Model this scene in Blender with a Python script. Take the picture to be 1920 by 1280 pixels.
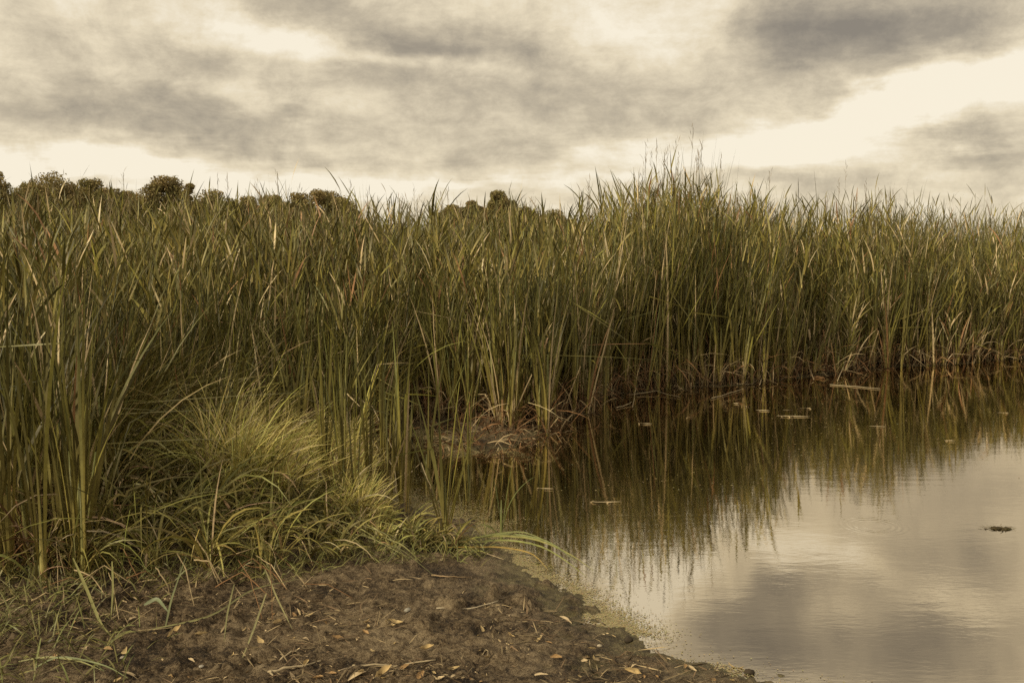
import bpy, math, random
import numpy as np
from mathutils import Vector, Matrix
R = math.radians
rng = np.random.default_rng(11); random.seed(5)
sc = bpy.context.scene
for o in list(bpy.data.objects): bpy.data.objects.remove(o)

# ---------------------------------------------------------------- camera
F, CX, HY, CAMH = 1844.0, 960.0, 450.0, 1.6
PITCH = math.atan((640 - HY) / F)
cd = bpy.data.cameras.new('camera'); cam = bpy.data.objects.new('camera', cd); sc.collection.objects.link(cam)
cam.location = (0, 0, CAMH); cam.rotation_euler = (R(90) - PITCH, 0, 0)
cd.sensor_width = 36; cd.lens = 36 * F / 1920; cd.clip_start = .05; cd.clip_end = 3000
sc.camera = cam

def ray(px, py):
    x = (px - CX) / F; u = (640 - py) / F
    c, s = math.cos(PITCH), math.sin(PITCH)
    return np.array([x, c + u * s, -s + u * c])          # camera looks +Y, pitched down
def ground(px, py, z=0.0):
    d = ray(px, py); k = (z - CAMH) / d[2]
    return np.array([d[0] * k, d[1] * k])
def azel(px, py):
    d = ray(px, py); d = d / np.linalg.norm(d)
    return math.atan2(d[0], d[1]), math.asin(d[2])
def pix(x, y, z):                                         # world -> pixel column / row (arrays)
    c, s = math.cos(PITCH), math.sin(PITCH)
    dz = z - CAMH; f = y * c - dz * s; u = y * s + dz * c
    return CX + F * x / f, 640 - F * u / f

# ---------------------------------------------------------------- world, sun, exposure
SUN_AZ, SUN_EL = R(-128), R(29)        # behind the camera and to its left, veiled by cloud
W = bpy.data.worlds.new('World'); sc.world = W; W.use_nodes = True
nt = W.node_tree; nt.nodes.clear(); L = nt.links
def N(tree, t, **kw):
    n = tree.nodes.new(t)
    for k, v in kw.items(): setattr(n, k, v)
    return n
def M_(tree, op, a, b=None, c=None, clamp=False):
    n = N(tree, 'ShaderNodeMath', operation=op, use_clamp=clamp)
    for i, v in enumerate((a, b, c)):
        if v is None: continue
        if isinstance(v, (int, float)): n.inputs[i].default_value = v
        else: tree.links.new(v, n.inputs[i])
    return n.outputs[0]
tc = N(nt, 'ShaderNodeTexCoord'); sep = N(nt, 'ShaderNodeSeparateXYZ'); L.new(tc.outputs['Generated'], sep.inputs[0])
X, Y, Z = sep.outputs
# the layer of cloud seen in perspective: sheet coordinates = direction / (height + curvature)
zz = M_(nt, 'ADD', M_(nt, 'ABSOLUTE', Z), .10)
sheet = N(nt, 'ShaderNodeCombineXYZ'); L.new(M_(nt, 'DIVIDE', X, zz), sheet.inputs[0]); L.new(M_(nt, 'DIVIDE', Y, zz), sheet.inputs[1])
def noise(tree, vec, scale, detail=6, rough=.55, dist=0., out=0):
    n = N(tree, 'ShaderNodeTexNoise'); n.inputs['Scale'].default_value = scale; n.inputs['Detail'].default_value = detail
    n.inputs['Roughness'].default_value = rough; n.inputs['Distortion'].default_value = dist
    if vec is not None: tree.links.new(vec, n.inputs['Vector'])
    return n.outputs[out]
ae = N(nt, 'ShaderNodeCombineXYZ'); L.new(M_(nt, 'ARCTAN2', X, Y), ae.inputs[0]); L.new(M_(nt, 'ARCSINE', Z), ae.inputs[1])
def vm(tree, op, a, b):
    n = N(tree, 'ShaderNodeVectorMath', operation=op)
    for i, v in enumerate((a, b)):
        if isinstance(v, tuple): n.inputs[i].default_value = v
        else: tree.links.new(v, n.inputs[i])
    return n
wn = noise(nt, sheet.outputs[0], .55, 5, .6, 0, 1)
w1 = vm(nt, 'MULTIPLY', vm(nt, 'SUBTRACT', wn, (.5, .5, .5)).outputs[0], (.30, .13, 0)).outputs[0]
wn2 = noise(nt, tc.outputs['Generated'], 9, 6, .62, 0, 1)
w2 = vm(nt, 'MULTIPLY', vm(nt, 'SUBTRACT', wn2, (.5, .5, .5)).outputs[0], (.11, .05, 0)).outputs[0]
warped = vm(nt, 'ADD', vm(nt, 'ADD', ae.outputs[0], w1).outputs[0], w2).outputs[0]
# cloud masses: centre px,py | half width, half height in px | tilt (deg, + = falls to the right) | strength
MASSES = [
 (640, 20, 330, 42, 13, -.36), (860, 75, 90, 22, 5, -.16), (330, 55, 260, 30, 10, .10), (760, 120, 330, 26, 7, .28),
 (470, 70, 120, 28, 15, .18), (960, 175, 300, 60, 3, -.30), (1080, 130, 120, 60, 60, -.10), (1240, 60, 170, 75, 10, .34),
 (1455, 70, 180, 58, -3, -.58), (1780, 45, 260, 42, 4, -.40), (1640, 125, 90, 20, -10, -.14), (1820, 160, 240, 42, -17, .42),
 (1500, 235, 360, 26, -17, .34), (1290, 270, 220, 26, -6, .34), (1850, 250, 130, 22, 3, -.30), (1640, 330, 520, 36, 0, -.10),
 (200, 195, 380, 22, 9, -.22), (330, 120, 330, 40, 4, -.10), (560, 250, 520, 20, 4, -.14), (60, 230, 200, 16, 3, -.10), (230, 310, 460, 24, 6, .46), (880, 342, 300, 14, 2, .30),
 (40, 100, 120, 60, 0, -.06), (1000, 300, 300, 26, -2, .08), (600, 370, 400, 14, 0, .10),
 # higher sky, which only the water shows
 (1440, -300, 130, 70, 25, -0.47), (1520, -245, 60, 30, 0, -0.29), (1780, -190, 170, 50, 8, -0.40), (1860, -350, 130, 60, 0, -0.41), (1600, -370, 200, 50, 0, -0.23),
 (1570, -178, 130, 26, -5, 0.57), (1240, -205, 90, 26, -8, 0.41), (1270, -262, 150, 32, 20, 0.43), (1620, -295, 110, 30, 0, 0.16), (1890, -250, 90, 26, 0, 0.41),
 (1760, -55, 240, 40, 0, -0.26), (1900, 40, 140, 30, 0, 0.16), (1130, -130, 300, 40, 0, 0.08), (1100, -330, 160, 60, 0, 0.27), (1300, -120, 120, 22, 0, 0.14),
]
acc = None
for (px, py, sx, sy, rot, amp) in MASSES:
    a0, e0 = azel(px, py)
    mp = N(nt, 'ShaderNodeMapping', vector_type='TEXTURE')
    mp.inputs['Location'].default_value = (a0, e0, 0); mp.inputs['Rotation'].default_value = (0, 0, -R(rot)); mp.inputs['Scale'].default_value = (sx / F, sy / F, 1)
    L.new(warped, mp.inputs['Vector'])
    d = vm(nt, 'DOT_PRODUCT', mp.outputs[0], mp.outputs[0]).outputs['Value']
    g = M_(nt, 'EXPONENT', M_(nt, 'MULTIPLY', d, -.8))
    acc = M_(nt, 'MULTIPLY_ADD', g, amp, acc if acc is not None else 0.)
n1 = M_(nt, 'MULTIPLY', M_(nt, 'SUBTRACT', noise(nt, sheet.outputs[0], .8, 8, .6, .3), .5), .34)
n2 = M_(nt, 'MULTIPLY', M_(nt, 'SUBTRACT', noise(nt, tc.outputs['Generated'], 7, 9, .62, .4), .5), .85)
st = vm(nt, 'MULTIPLY', tc.outputs['Generated'], (3, 3, 22)).outputs[0]
n3 = M_(nt, 'MULTIPLY', M_(nt, 'SUBTRACT', noise(nt, st, 2.2, 7, .6, .6), .5), .22)
n4 = M_(nt, 'MULTIPLY', M_(nt, 'SUBTRACT', noise(nt, vm(nt, 'MULTIPLY', tc.outputs['Generated'], (1, 1, 1.7)).outputs[0], 17, 10, .70, .2), .5), .90)
lum = M_(nt, 'ADD', M_(nt, 'ADD', M_(nt, 'ADD', M_(nt, 'ADD', n1, n4), n2), n3), M_(nt, 'ADD', acc, .70))
rp = N(nt, 'ShaderNodeValToRGB'); L.new(lum, rp.inputs[0])
cr = rp.color_ramp
cr.elements[0].position = 0.0; cr.elements[0].color = (.255, .222, .178, 1)
cr.elements[1].position = 1.0; cr.elements[1].color = (.92, .835, .67, 1)
for p, c in ((.25, (.36, .31, .236, 1)), (.5, (.54, .462, .336, 1)), (.75, (.77, .665, .48, 1))):
    e = cr.elements.new(p); e.color = c
sky = N(nt, 'ShaderNodeTexSky', sky_type='NISHITA'); sky.sun_disc = False; sky.sun_elevation = SUN_EL; sky.sun_rotation = SUN_AZ
bg1 = N(nt, 'ShaderNodeBackground'); L.new(sky.outputs[0], bg1.inputs[0]); bg1.inputs[1].default_value = .05
bg2 = N(nt, 'ShaderNodeBackground'); L.new(rp.outputs[0], bg2.inputs[0]); bg2.inputs[1].default_value = 1.0
mx = N(nt, 'ShaderNodeMixShader'); mx.inputs[0].default_value = .94; L.new(bg1.outputs[0], mx.inputs[1]); L.new(bg2.outputs[0], mx.inputs[2])
wo = N(nt, 'ShaderNodeOutputWorld'); L.new(mx.outputs[0], wo.inputs[0])
W.cycles.sampling_method = 'MANUAL'; W.cycles.sample_map_resolution = 512

sd_ = bpy.data.lights.new('sun', 'SUN'); sun = bpy.data.objects.new('sun', sd_); sc.collection.objects.link(sun)
sd_.energy = 3.4; sd_.angle = R(5); sd_.color = (1, .87, .60)
sdir = Vector((math.sin(SUN_AZ) * math.cos(SUN_EL), math.cos(SUN_AZ) * math.cos(SUN_EL), math.sin(SUN_EL)))
sun.rotation_euler = sdir.to_track_quat('Z', 'Y').to_euler(); sun.location = (-5, -5, 12)
vs = sc.view_settings; vs.view_transform = 'Standard'; vs.look = 'None'; vs.exposure = 0.10; vs.gamma = 1; vs.use_curve_mapping = False
sc.cycles.use_denoising = False; sc.cycles.sample_clamp_indirect = 3.0; sc.cycles.sample_clamp_direct = 6.0; sc.cycles.max_bounces = 6; sc.cycles.transparent_max_bounces = 8
sc.cycles.caustics_reflective = False; sc.cycles.caustics_refractive = False

# ---------------------------------------------------------------- helpers
col = sc.collection
_lat = rng.random((256, 256))
def vnoise(x, y):
    xi = np.floor(x).astype(int); yi = np.floor(y).astype(int); fx = x - xi; fy = y - yi
    fx = fx * fx * (3 - 2 * fx); fy = fy * fy * (3 - 2 * fy)
    a = _lat[xi & 255, yi & 255]; b = _lat[(xi + 1) & 255, yi & 255]; c = _lat[xi & 255, (yi + 1) & 255]; d = _lat[(xi + 1) & 255, (yi + 1) & 255]
    return (a * (1 - fx) + b * fx) * (1 - fy) + (c * (1 - fx) + d * fx) * fy - .5
def fbm(x, y, s, oct=4, g=.5):
    r = 0; a = 1.
    for k in range(oct):
        r = r + a * vnoise(x * s + 17.3 * k, y * s + 5.1 * k); s *= 2.03; a *= g
    return r
def tag(o, label=None, cat=None, group=None, kind=None):
    if label: o['label'] = label
    if cat: o['category'] = cat
    if group: o['group'] = group
    if kind: o['kind'] = kind
    return o
def link(name, me, mat=None, parent=None):
    o = bpy.data.objects.new(name, me); col.objects.link(o)
    if me is not None and mat is not None and not me.materials: me.materials.append(mat)
    if parent is not None: o.parent = parent
    return o
def empty(name, loc=(0, 0, 0), rz=0):
    o = bpy.data.objects.new(name, None); col.objects.link(o); o.location = loc; o.rotation_euler.z = rz; o.empty_display_size = .1
    return o
def mesh_np(name, V, Q, C=None, smooth=True):
    me = bpy.data.meshes.new(name); V = np.asarray(V, np.float32); Q = np.asarray(Q, np.int32); k = Q.shape[1]
    me.vertices.add(len(V)); me.vertices.foreach_set('co', V.ravel())
    me.loops.add(Q.size); me.loops.foreach_set('vertex_index', Q.ravel())
    me.polygons.add(len(Q)); me.polygons.foreach_set('loop_start', np.arange(0, Q.size, k, dtype=np.int32))
    me.polygons.foreach_set('loop_total', np.full(len(Q), k, np.int32))
    me.polygons.foreach_set('use_smooth', np.full(len(Q), smooth))
    if C is not None:
        at = me.color_attributes.new('Col', 'FLOAT_COLOR', 'POINT')
        C4 = np.ones((len(V), 4), np.float32); C4[:, :3] = C; at.data.foreach_set('color', C4.ravel())
    me.update(calc_edges=True); return me
class MB:
    def __init__(s): s.V, s.Q, s.C, s.n = [], [], [], 0
    def add(s, V, Q, C):
        s.V.append(V); s.Q.append(Q + s.n); s.C.append(C); s.n += len(V)
    def mesh(s, name): return mesh_np(name, np.concatenate(s.V), np.concatenate(s.Q), np.concatenate(s.C))
    def build(s, name, mat, parent=None): return link(name, s.mesh(name), mat, parent)

def blades(mb, P, az, th0, Ln, bend, w, c0, c1, S=6, kt=None, ka=None, roll=None, bp=1.6, cp=.5, zmin=None, prof='leaf', twist=None):
    n = len(P); P = np.asarray(P, float)
    f = lambda v: np.broadcast_to(np.asarray(v, float), (n,)).reshape(n, 1)
    az, th0, Ln, bend, w = map(f, (az, th0, Ln, bend, w)); roll = f(0 if roll is None else roll)
    t = np.linspace(0, 1, S + 1)[None, :]; tm = (t[:, 1:] + t[:, :-1]) / 2
    th = th0 + bend * tm ** bp
    if kt is not None: th = th + f(ka) * (tm > f(kt))
    r = np.concatenate([np.zeros((n, 1)), np.cumsum(np.sin(th) * Ln / S, 1)], 1)
    z = np.concatenate([np.zeros((n, 1)), np.cumsum(np.cos(th) * Ln / S, 1)], 1)
    pos = np.stack([P[:, :1] + np.sin(az) * r, P[:, 1:2] + np.cos(az) * r, P[:, 2:3] + z], 2)
    if zmin is not None: pos[:, :, 2] = np.maximum(pos[:, :, 2], f(zmin))
    tan = np.gradient(pos, axis=1); tan /= np.linalg.norm(tan, axis=2, keepdims=True) + 1e-9
    perp = np.stack([np.cos(az) + 0 * r, -np.sin(az) + 0 * r, 0 * r], 2)
    nr = np.cross(tan, perp); rl = roll + (f(twist) if twist is not None else rng.normal(0, 1.1, (n, 1))) * t; side = perp * np.cos(rl)[:, :, None] + nr * np.sin(rl)[:, :, None]
    if prof == 'leaf': wp = np.minimum(1, (1 - t) * 2.2) ** .8 * (.6 + .4 * np.minimum(1, t * 4)) + .04
    else: wp = np.ones_like(t)
    ww = (w * wp)[:, :, None] / 2
    V = np.stack([pos - side * ww, pos + side * ww], 2).reshape(-1, 3)
    i = (np.arange(n)[:, None] * (S + 1) + np.arange(S)[None, :]) * 2
    Q = np.stack([i, i + 1, i + 3, i + 2], 2).reshape(-1, 4)
    c0 = np.broadcast_to(np.asarray(c0, float), (n, 3)); c1 = np.broadcast_to(np.asarray(c1, float), (n, 3))
    tt = (t ** cp)[:, :, None]
    C = (c0[:, None, :] * (1 - tt) + c1[:, None, :] * tt); C = np.repeat(C, 2, axis=1).reshape(-1, 3)
    mb.add(V, Q, C)
def tube(mb, pts, rad, c, ns=6, c2=None):
    pts = np.asarray(pts, float); m = len(pts); rad = np.broadcast_to(np.asarray(rad, float), (m,))
    tan = np.gradient(pts, axis=0); tan /= np.linalg.norm(tan, axis=1, keepdims=True) + 1e-9
    ref = np.array([0, 0, 1.]) if abs(tan[:, 2]).mean() < .8 else np.array([1., 0, 0])
    a = np.cross(tan, ref); a /= np.linalg.norm(a, axis=1, keepdims=True) + 1e-9; b = np.cross(tan, a)
    ph = np.linspace(0, 2 * np.pi, ns, endpoint=False)
    V = pts[:, None, :] + rad[:, None, None] * (a[:, None, :] * np.cos(ph)[None, :, None] + b[:, None, :] * np.sin(ph)[None, :, None])
    V = np.concatenate([V.reshape(-1, 3), pts[:1], pts[-1:]])
    q = []
    for i in range(m - 1):
        for j in range(ns): k = (j + 1) % ns; q.append((i * ns + j, i * ns + k, (i + 1) * ns + k, (i + 1) * ns + j))
    for j in range(0, ns, 2):
        k = (j + 1) % ns; l = (j + 2) % ns
        q.append((m * ns, l, k, j)); q.append((m * ns + 1, (m - 1) * ns + j, (m - 1) * ns + k, (m - 1) * ns + l))
    c2 = c if c2 is None else c2
    tt = np.concatenate([np.repeat(np.linspace(0, 1, m), ns), [0, 1]])[:, None]
    mb.add(V, np.array(q), np.asarray(c) * (1 - tt) + np.asarray(c2) * tt)
def vary(c, n, amt=.25, hue=.12):
    c = np.broadcast_to(np.asarray(c, float), (n, 3)); return c * (1 + amt * (rng.random((n, 1)) * 2 - 1)) * (1 + hue * (rng.random((n, 3)) * 2 - 1))

# ---------------------------------------------------------------- materials
def newmat(name):
    m = bpy.data.materials.new(name); m.use_nodes = True; t = m.node_tree; t.nodes.clear()
    return m, t, N(t, 'ShaderNodeOutputMaterial')
def leafmat(name, trans=.28, rough=.5, spec=.35, gain=1.0):
    m, t, out = newmat(name)
    a = N(t, 'ShaderNodeAttribute', attribute_name='Col')
    co = N(t, 'ShaderNodeNewGeometry')
    nz = noise(t, co.outputs['Position'], 26, 3, .6)
    k = M_(t, 'MULTIPLY_ADD', nz, .9, .55 * gain)
    v = N(t, 'ShaderNodeVectorMath', operation='SCALE'); t.links.new(a.outputs['Color'], v.inputs[0]); t.links.new(k, v.inputs['Scale'])
    v = vm(t, 'MINIMUM', v.outputs[0], (.62, .52, .34))
    p = N(t, 'ShaderNodeBsdfPrincipled'); t.links.new(v.outputs[0], p.inputs['Base Color'])
    p.inputs['Roughness'].default_value = rough; p.inputs['Specular IOR Level'].default_value = spec
    if trans > 0:
        tr = N(t, 'ShaderNodeBsdfTranslucent'); t.links.new(v.outputs[0], tr.inputs[0])
        mi = N(t, 'ShaderNodeMixShader'); mi.inputs[0].default_value = trans
        t.links.new(p.outputs[0], mi.inputs[1]); t.links.new(tr.outputs[0], mi.inputs[2]); t.links.new(mi.outputs[0], out.inputs[0])
    else: t.links.new(p.outputs[0], out.inputs[0])
    return m
M_leaf = leafmat('reed_leaf', .07, .50, .32); M_dry = leafmat('dry_plant', .12, .75, .2); M_tree = leafmat('tree_leaf', .2, .6, .25)
M_bark = leafmat('bark', 0, .9, .1); M_stone = leafmat('stone', 0, .8, .25); M_weed = leafmat('duckweed', .1, .6, .3)

def mudmat():
    m, t, out = newmat('mud')
    g = N(t, 'ShaderNodeNewGeometry'); pos = g.outputs['Position']; s = N(t, 'ShaderNodeSeparateXYZ'); t.links.new(pos, s.inputs[0]); z = s.outputs[2]
    def ramp(fac, stops):
        r = N(t, 'ShaderNodeValToRGB'); t.links.new(fac, r.inputs[0]); c = r.color_ramp
        c.elements[0].position, c.elements[0].color = stops[0][0], (*stops[0][1], 1); c.elements[1].position, c.elements[1].color = stops[-1][0], (*stops[-1][1], 1)
        for p, q in stops[1:-1]: c.elements.new(p).color = (*q, 1)
        return r.outputs[0]
    def mix(f, a, b):
        n = N(t, 'ShaderNodeMix', data_type='RGBA'); t.links.new(f, n.inputs[0])
        for i, v in ((6, a), (7, b)):
            if isinstance(v, tuple): n.inputs[i].default_value = (*v, 1)
            else: t.links.new(v, n.inputs[i])
        return n.outputs[2]
    big = noise(t, pos, 2.6, 8, .65, .5); med = noise(t, pos, 17, 7, .68, .8); fine = noise(t, pos, 120, 5, .7)
    f = M_(t, 'ADD', M_(t, 'MULTIPLY', big, .55), M_(t, 'ADD', M_(t, 'MULTIPLY', med, .45), M_(t, 'ADD', M_(t, 'MULTIPLY', M_(t, 'SUBTRACT', fine, .5), .30), M_(t, 'MULTIPLY', M_(t, 'SUBTRACT', noise(t, pos, 48, 6, .75, .7), .42), .42))))
    base = ramp(f, [(.43, (.022, .014, .008)), (.495, (.078, .052, .028)), (.55, (.155, .112, .066)), (.66, (.29, .222, .138))])
    grit = M_(t, 'GREATER_THAN', noise(t, pos, 170, 2, .5), .66)
    base = mix(M_(t, 'MULTIPLY', grit, .6), base, (.27, .22, .15))
    dk = M_(t, 'MULTIPLY', M_(t, 'SUBTRACT', 1., M_(t, 'MULTIPLY', z, 26.), clamp=True), .6); base = mix(dk, base, (.040, .029, .017))
    # green-yellow film where the mud meets the water
    edge = M_(t, 'MULTIPLY', M_(t, 'SUBTRACT', 1., M_(t, 'DIVIDE', M_(t, 'ABSOLUTE', M_(t, 'SUBTRACT', z, -.004)), .030), clamp=True), M_(t, 'MULTIPLY', M_(t, 'SUBTRACT', med, .30), 3.0, clamp=True), clamp=True)
    base = mix(M_(t, 'MULTIPLY', edge, .85), base, (.21, .185, .085))
    under = M_(t, 'MULTIPLY', z, -8., clamp=True)
    base = mix(under, base, (.018, .014, .008))
    p = N(t, 'ShaderNodeBsdfPrincipled'); t.links.new(base, p.inputs['Base Color'])
    wet = M_(t, 'SUBTRACT', 1., M_(t, 'MULTIPLY', z, 16.), clamp=True)
    t.links.new(M_(t, 'SUBTRACT', .90, M_(t, 'MULTIPLY', wet, .50)), p.inputs['Roughness']); p.inputs['Specular IOR Level'].default_value = .3
    b = N(t, 'ShaderNodeBump'); b.inputs['Strength'].default_value = .9; b.inputs['Distance'].default_value = .035
    t.links.new(M_(t, 'ADD', M_(t, 'ADD', M_(t, 'MULTIPLY', med, .7), M_(t, 'MULTIPLY', noise(t, pos, 55, 5, .7, .6), .7)), M_(t, 'MULTIPLY', fine, .4)), b.inputs['Height']); t.links.new(b.outputs[0], p.inputs['Normal'])
    t.links.new(p.outputs[0], out.inputs[0]); return m
M_mud = mudmat()

RING = ground(1640, 985)
def watermat():
    m, t, out = newmat('pond_water')
    g = N(t, 'ShaderNodeNewGeometry'); pos = g.outputs['Position']
    st = vm(t, 'MULTIPLY', pos, (1.0, 2.6, 1)).outputs[0]
    a = noise(t, st, 3.2, 3, .55, .4); b_ = noise(t, st, 17, 3, .6, .5)
    calm = M_(t, 'MULTIPLY_ADD', noise(t, pos, .5, 2, .5), 1.6, -.25, clamp=True)
    h = M_(t, 'MULTIPLY', M_(t, 'ADD', M_(t, 'MULTIPLY', a, 1.0), M_(t, 'MULTIPLY', b_, .30)), M_(t, 'ADD', calm, .25))
    d = vm(t, 'DISTANCE', pos, (float(RING[0]), float(RING[1]), 0.)).outputs['Value']
    env = M_(t, 'EXPONENT', M_(t, 'MULTIPLY', M_(t, 'POWER', M_(t, 'DIVIDE', M_(t, 'SUBTRACT', d, .13), .055), 2.), -1.))
    ring = M_(t, 'MULTIPLY', M_(t, 'MULTIPLY', M_(t, 'SINE', M_(t, 'MULTIPLY', d, 190.)), env), .20)
    bp_ = N(t, 'ShaderNodeBump'); bp_.inputs['Strength'].default_value = 1.0; bp_.inputs['Distance'].default_value = .0007
    t.links.new(M_(t, 'ADD', h, ring), bp_.inputs['Height'])
    gl = N(t, 'ShaderNodeBsdfGlossy'); gl.inputs['Roughness'].default_value = .015; gl.inputs['Color'].default_value = (.98, .89, .74, 1); t.links.new(bp_.outputs[0], gl.inputs['Normal'])
    tr = N(t, 'ShaderNodeBsdfTransparent'); tr.inputs[0].default_value = (.62, .56, .42, 1)
    df = N(t, 'ShaderNodeBsdfDiffuse'); df.inputs[0].default_value = (.034, .027, .013, 1)
    m1 = N(t, 'ShaderNodeMixShader'); m1.inputs[0].default_value = .45; t.links.new(tr.outputs[0], m1.inputs[1]); t.links.new(df.outputs[0], m1.inputs[2])
    fr = N(t, 'ShaderNodeFresnel'); fr.inputs['IOR'].default_value = 1.5; t.links.new(bp_.outputs[0], fr.inputs['Normal'])
    fac = M_(t, 'MULTIPLY_ADD', fr.outputs[0], .75, .56, clamp=True)
    m2 = N(t, 'ShaderNodeMixShader'); t.links.new(fac, m2.inputs[0]); t.links.new(m1.outputs[0], m2.inputs[1]); t.links.new(gl.outputs[0], m2.inputs[2])
    t.links.new(m2.outputs[0], out.inputs[0]); return m
M_water = watermat()

# ---------------------------------------------------------------- shoreline and terrain
SH_IMG = [(2300, 1500), (1700, 1345), (1440, 1284), (1330, 1243), (1235, 1222), (1190, 1190), (1140, 1155), (1080, 1108), (1010, 1088), (965, 1052), (940, 1020), (885, 985),
          (800, 968), (730, 940), (690, 905), (655, 865), (640, 825), (700, 812), (800, 806), (850, 835), (905, 850), (955, 842), (1010, 818), (1045, 785), (1100, 774),
          (1122, 745), (1190, 737), (1300, 727), (1400, 722), (1470, 712), (1560, 703), (1640, 691), (1800, 683), (1920, 672), (2100, 664)]
SH = np.array([ground(*p) for p in SH_IMG] + [(20, 17), (34, 12), (34, -6), (6, -4)])
def sdist(x, y):                                  # positive on land, negative in the pond
    shp = np.shape(x); x = np.ravel(x).astype(float); y = np.ravel(y).astype(float); best = np.full(len(x), 1e9); ins = np.zeros(len(x), bool)
    for i in range(len(SH)):
        a = SH[i]; b = SH[(i + 1) % len(SH)]; e = b - a
        t = np.clip(((x - a[0]) * e[0] + (y - a[1]) * e[1]) / (e @ e), 0, 1)
        best = np.minimum(best, (x - a[0] - t * e[0]) ** 2 + (y - a[1] - t * e[1]) ** 2)
        if a[1] != b[1]:
            c = ((a[1] > y) != (b[1] > y)) & (x < (b[0] - a[0]) * (y - a[1]) / (b[1] - a[1]) + a[0]); ins ^= c
    d = np.sqrt(best); return np.where(ins, -d, d).reshape(shp)
def terrain(x, y, fine=True):
    x = np.asarray(x, float); y = np.asarray(y, float); d = sdist(x, y)
    land = .085 * (1 - np.exp(-np.maximum(d, 0) / .8)); sea = -.5 * (1 - np.exp(-(np.maximum(-d, 0) / 1.3) ** 1.5))
    z = np.where(d > 0, land, sea) - .014 * np.clip(-d / .06 + .3, 0, 1)
    k = np.exp(-(np.hypot(x, y) / 40) ** 2)
    z = z + .013 * fbm(x, y, 1.7, 3) * k
    # low hummock under the grass on the left bank
    z = z + .06 * np.exp(-(((x + 1.75) / .9) ** 2 + ((y - 6.0) / .8) ** 2))
    if fine:
        amp = np.clip(.5 + d * 1.2, .35, 1)
        z = z + (.024 * fbm(x + 3, y, 7, 3) + .022 * fbm(x, y + 9, 22, 3, .7) + .016 * np.abs(fbm(x + 4, y + 2, 41, 2, .6))) * amp * k
        cl = np.maximum(fbm(x + 30, y + 8, 12, 4, .6) - .16, 0) * np.clip(.3 + 3 * fbm(x, y, 1.9, 2), 0, 1); z = z + .10 * cl * amp * k
        ft = np.maximum(fbm(x + 61, y - 8, 5, 3) - .30, 0); z = z - .025 * ft * np.clip(d * 3, 0, 1) * k
    return z
def axis(parts):
    out = []
    for a, b, st in parts: out.append(np.arange(a, b, st))
    return np.concatenate(out + [[parts[-1][1]]])
ax = axis([(-900, -100, 50), (-100, -20, 5), (-20, -6, .5), (-6, -3, .05), (-3, 2.4, .0125), (2.4, 6, .05), (6, 20, .5), (20, 100, 5), (100, 900, 50)])
ay = axis([(-200, -20, 20), (-20, 0, 1), (0, 2.6, .1), (2.6, 5.6, .0125), (5.6, 9, .025), (9, 20, .1), (20, 60, 2), (60, 900, 40)])
gx, gy = np.meshgrid(ax, ay); gz = terrain(gx, gy)
nx, ny = len(ax), len(ay); idx = np.arange(nx * ny).reshape(ny, nx)
Q = np.stack([idx[:-1, :-1], idx[:-1, 1:], idx[1:, 1:], idx[1:, :-1]], 2).reshape(-1, 4)
g_ = link('ground', mesh_np('ground', np.stack([gx, gy, gz], 2).reshape(-1, 3), Q), M_mud); tag(g_, kind='structure')
wv = np.array([(x, y, 0.) for y in (-60, 60) for x in (-60, 60)]); w_ = link('water', mesh_np('water', wv, np.array([[0, 1, 3, 2]])), M_water); tag(w_, kind='structure')

def at(px, py, lift=0.):
    z = 0.
    for _ in range(3):
        p = ground(px, py, z); z = max(float(terrain(np.array([p[0]]), np.array([p[1]]))[0]), 0.)
    return np.array([p[0], p[1], z + lift])
def zland(x, y): return terrain(x, y, False)

# ---------------------------------------------------------------- reeds
PX_T = [-400, 0, 200, 400, 640, 700, 850, 1000, 1080, 1180, 1240, 1330, 1400, 1500, 1600, 1700, 1800, 1920, 2400]
PY_T = [398, 396, 396, 402, 406, 408, 410, 408, 416, 396, 366, 378, 392, 386, 384, 368, 382, 392, 392]
NOTCH = ground(1555, 698)
def near_fall(px, y):                            # the front of the left bed is younger and lower
    f1 = np.interp(y, [5.5, 6.5, 8, 9.5, 11.5, 13.5], [.50, .60, .76, .87, .95, 1.0]); f0 = np.interp(y, [4.5, 5.5, 8, 12], [.84, .84, .88, 1.0])
    w = np.clip((px - 175) / 90, 0, 1) * np.clip((1120 - px) / 160, 0, 1); wl = px < 265
    return np.where(wl, f0 + (f1 - f0) * w, 1 + (f1 - 1) * w)
def crown_h(x, y):                               # how tall the reeds stand at this spot (their tops are level across the bed)
    px, _ = pix(x, y, 1.0); top = np.interp(px, PX_T, PY_T)
    return np.clip(CAMH + (HY - top) / F * y, 1.2, 2.35) * (.94 + .20 * fbm(x, y, .9, 2) + .20 * fbm(x + 7, y, 2.6, 2)) * (1 - .72 * np.exp(-((x - NOTCH[0]) / .6) ** 2 - ((y - NOTCH[1] - .5) / 1.1) ** 4)) * near_fall(px, y) * (1 - .5 * np.clip((px - 1600) / 260, 0, 1) * (1 - np.clip(sdist(x, y) / 3.6, 0, 1) ** 1.3)) - .03
RL_X = [-900, 0, 165, 200, 240, 320, 400, 560, 610, 700, 730, 900, 960, 1000, 1200, 2400]; RL_Y = [1130, 1112, 1095, 970, 915, 870, 830, 825, 830, 835, 790, 790, 805, 800, 850, 900]
def in_bed(x, y):
    px, py = pix(x, y, .03); d = sdist(x, y)
    return (d > -.06) & (py < np.interp(px, RL_X, RL_Y))
G0, G1, G2 = (.32, .25, .075), (.104, .100, .021), (.048, .053, .015)
STRAW, RUST = (.56, .43, .25), (.30, .165, .08)

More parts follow.
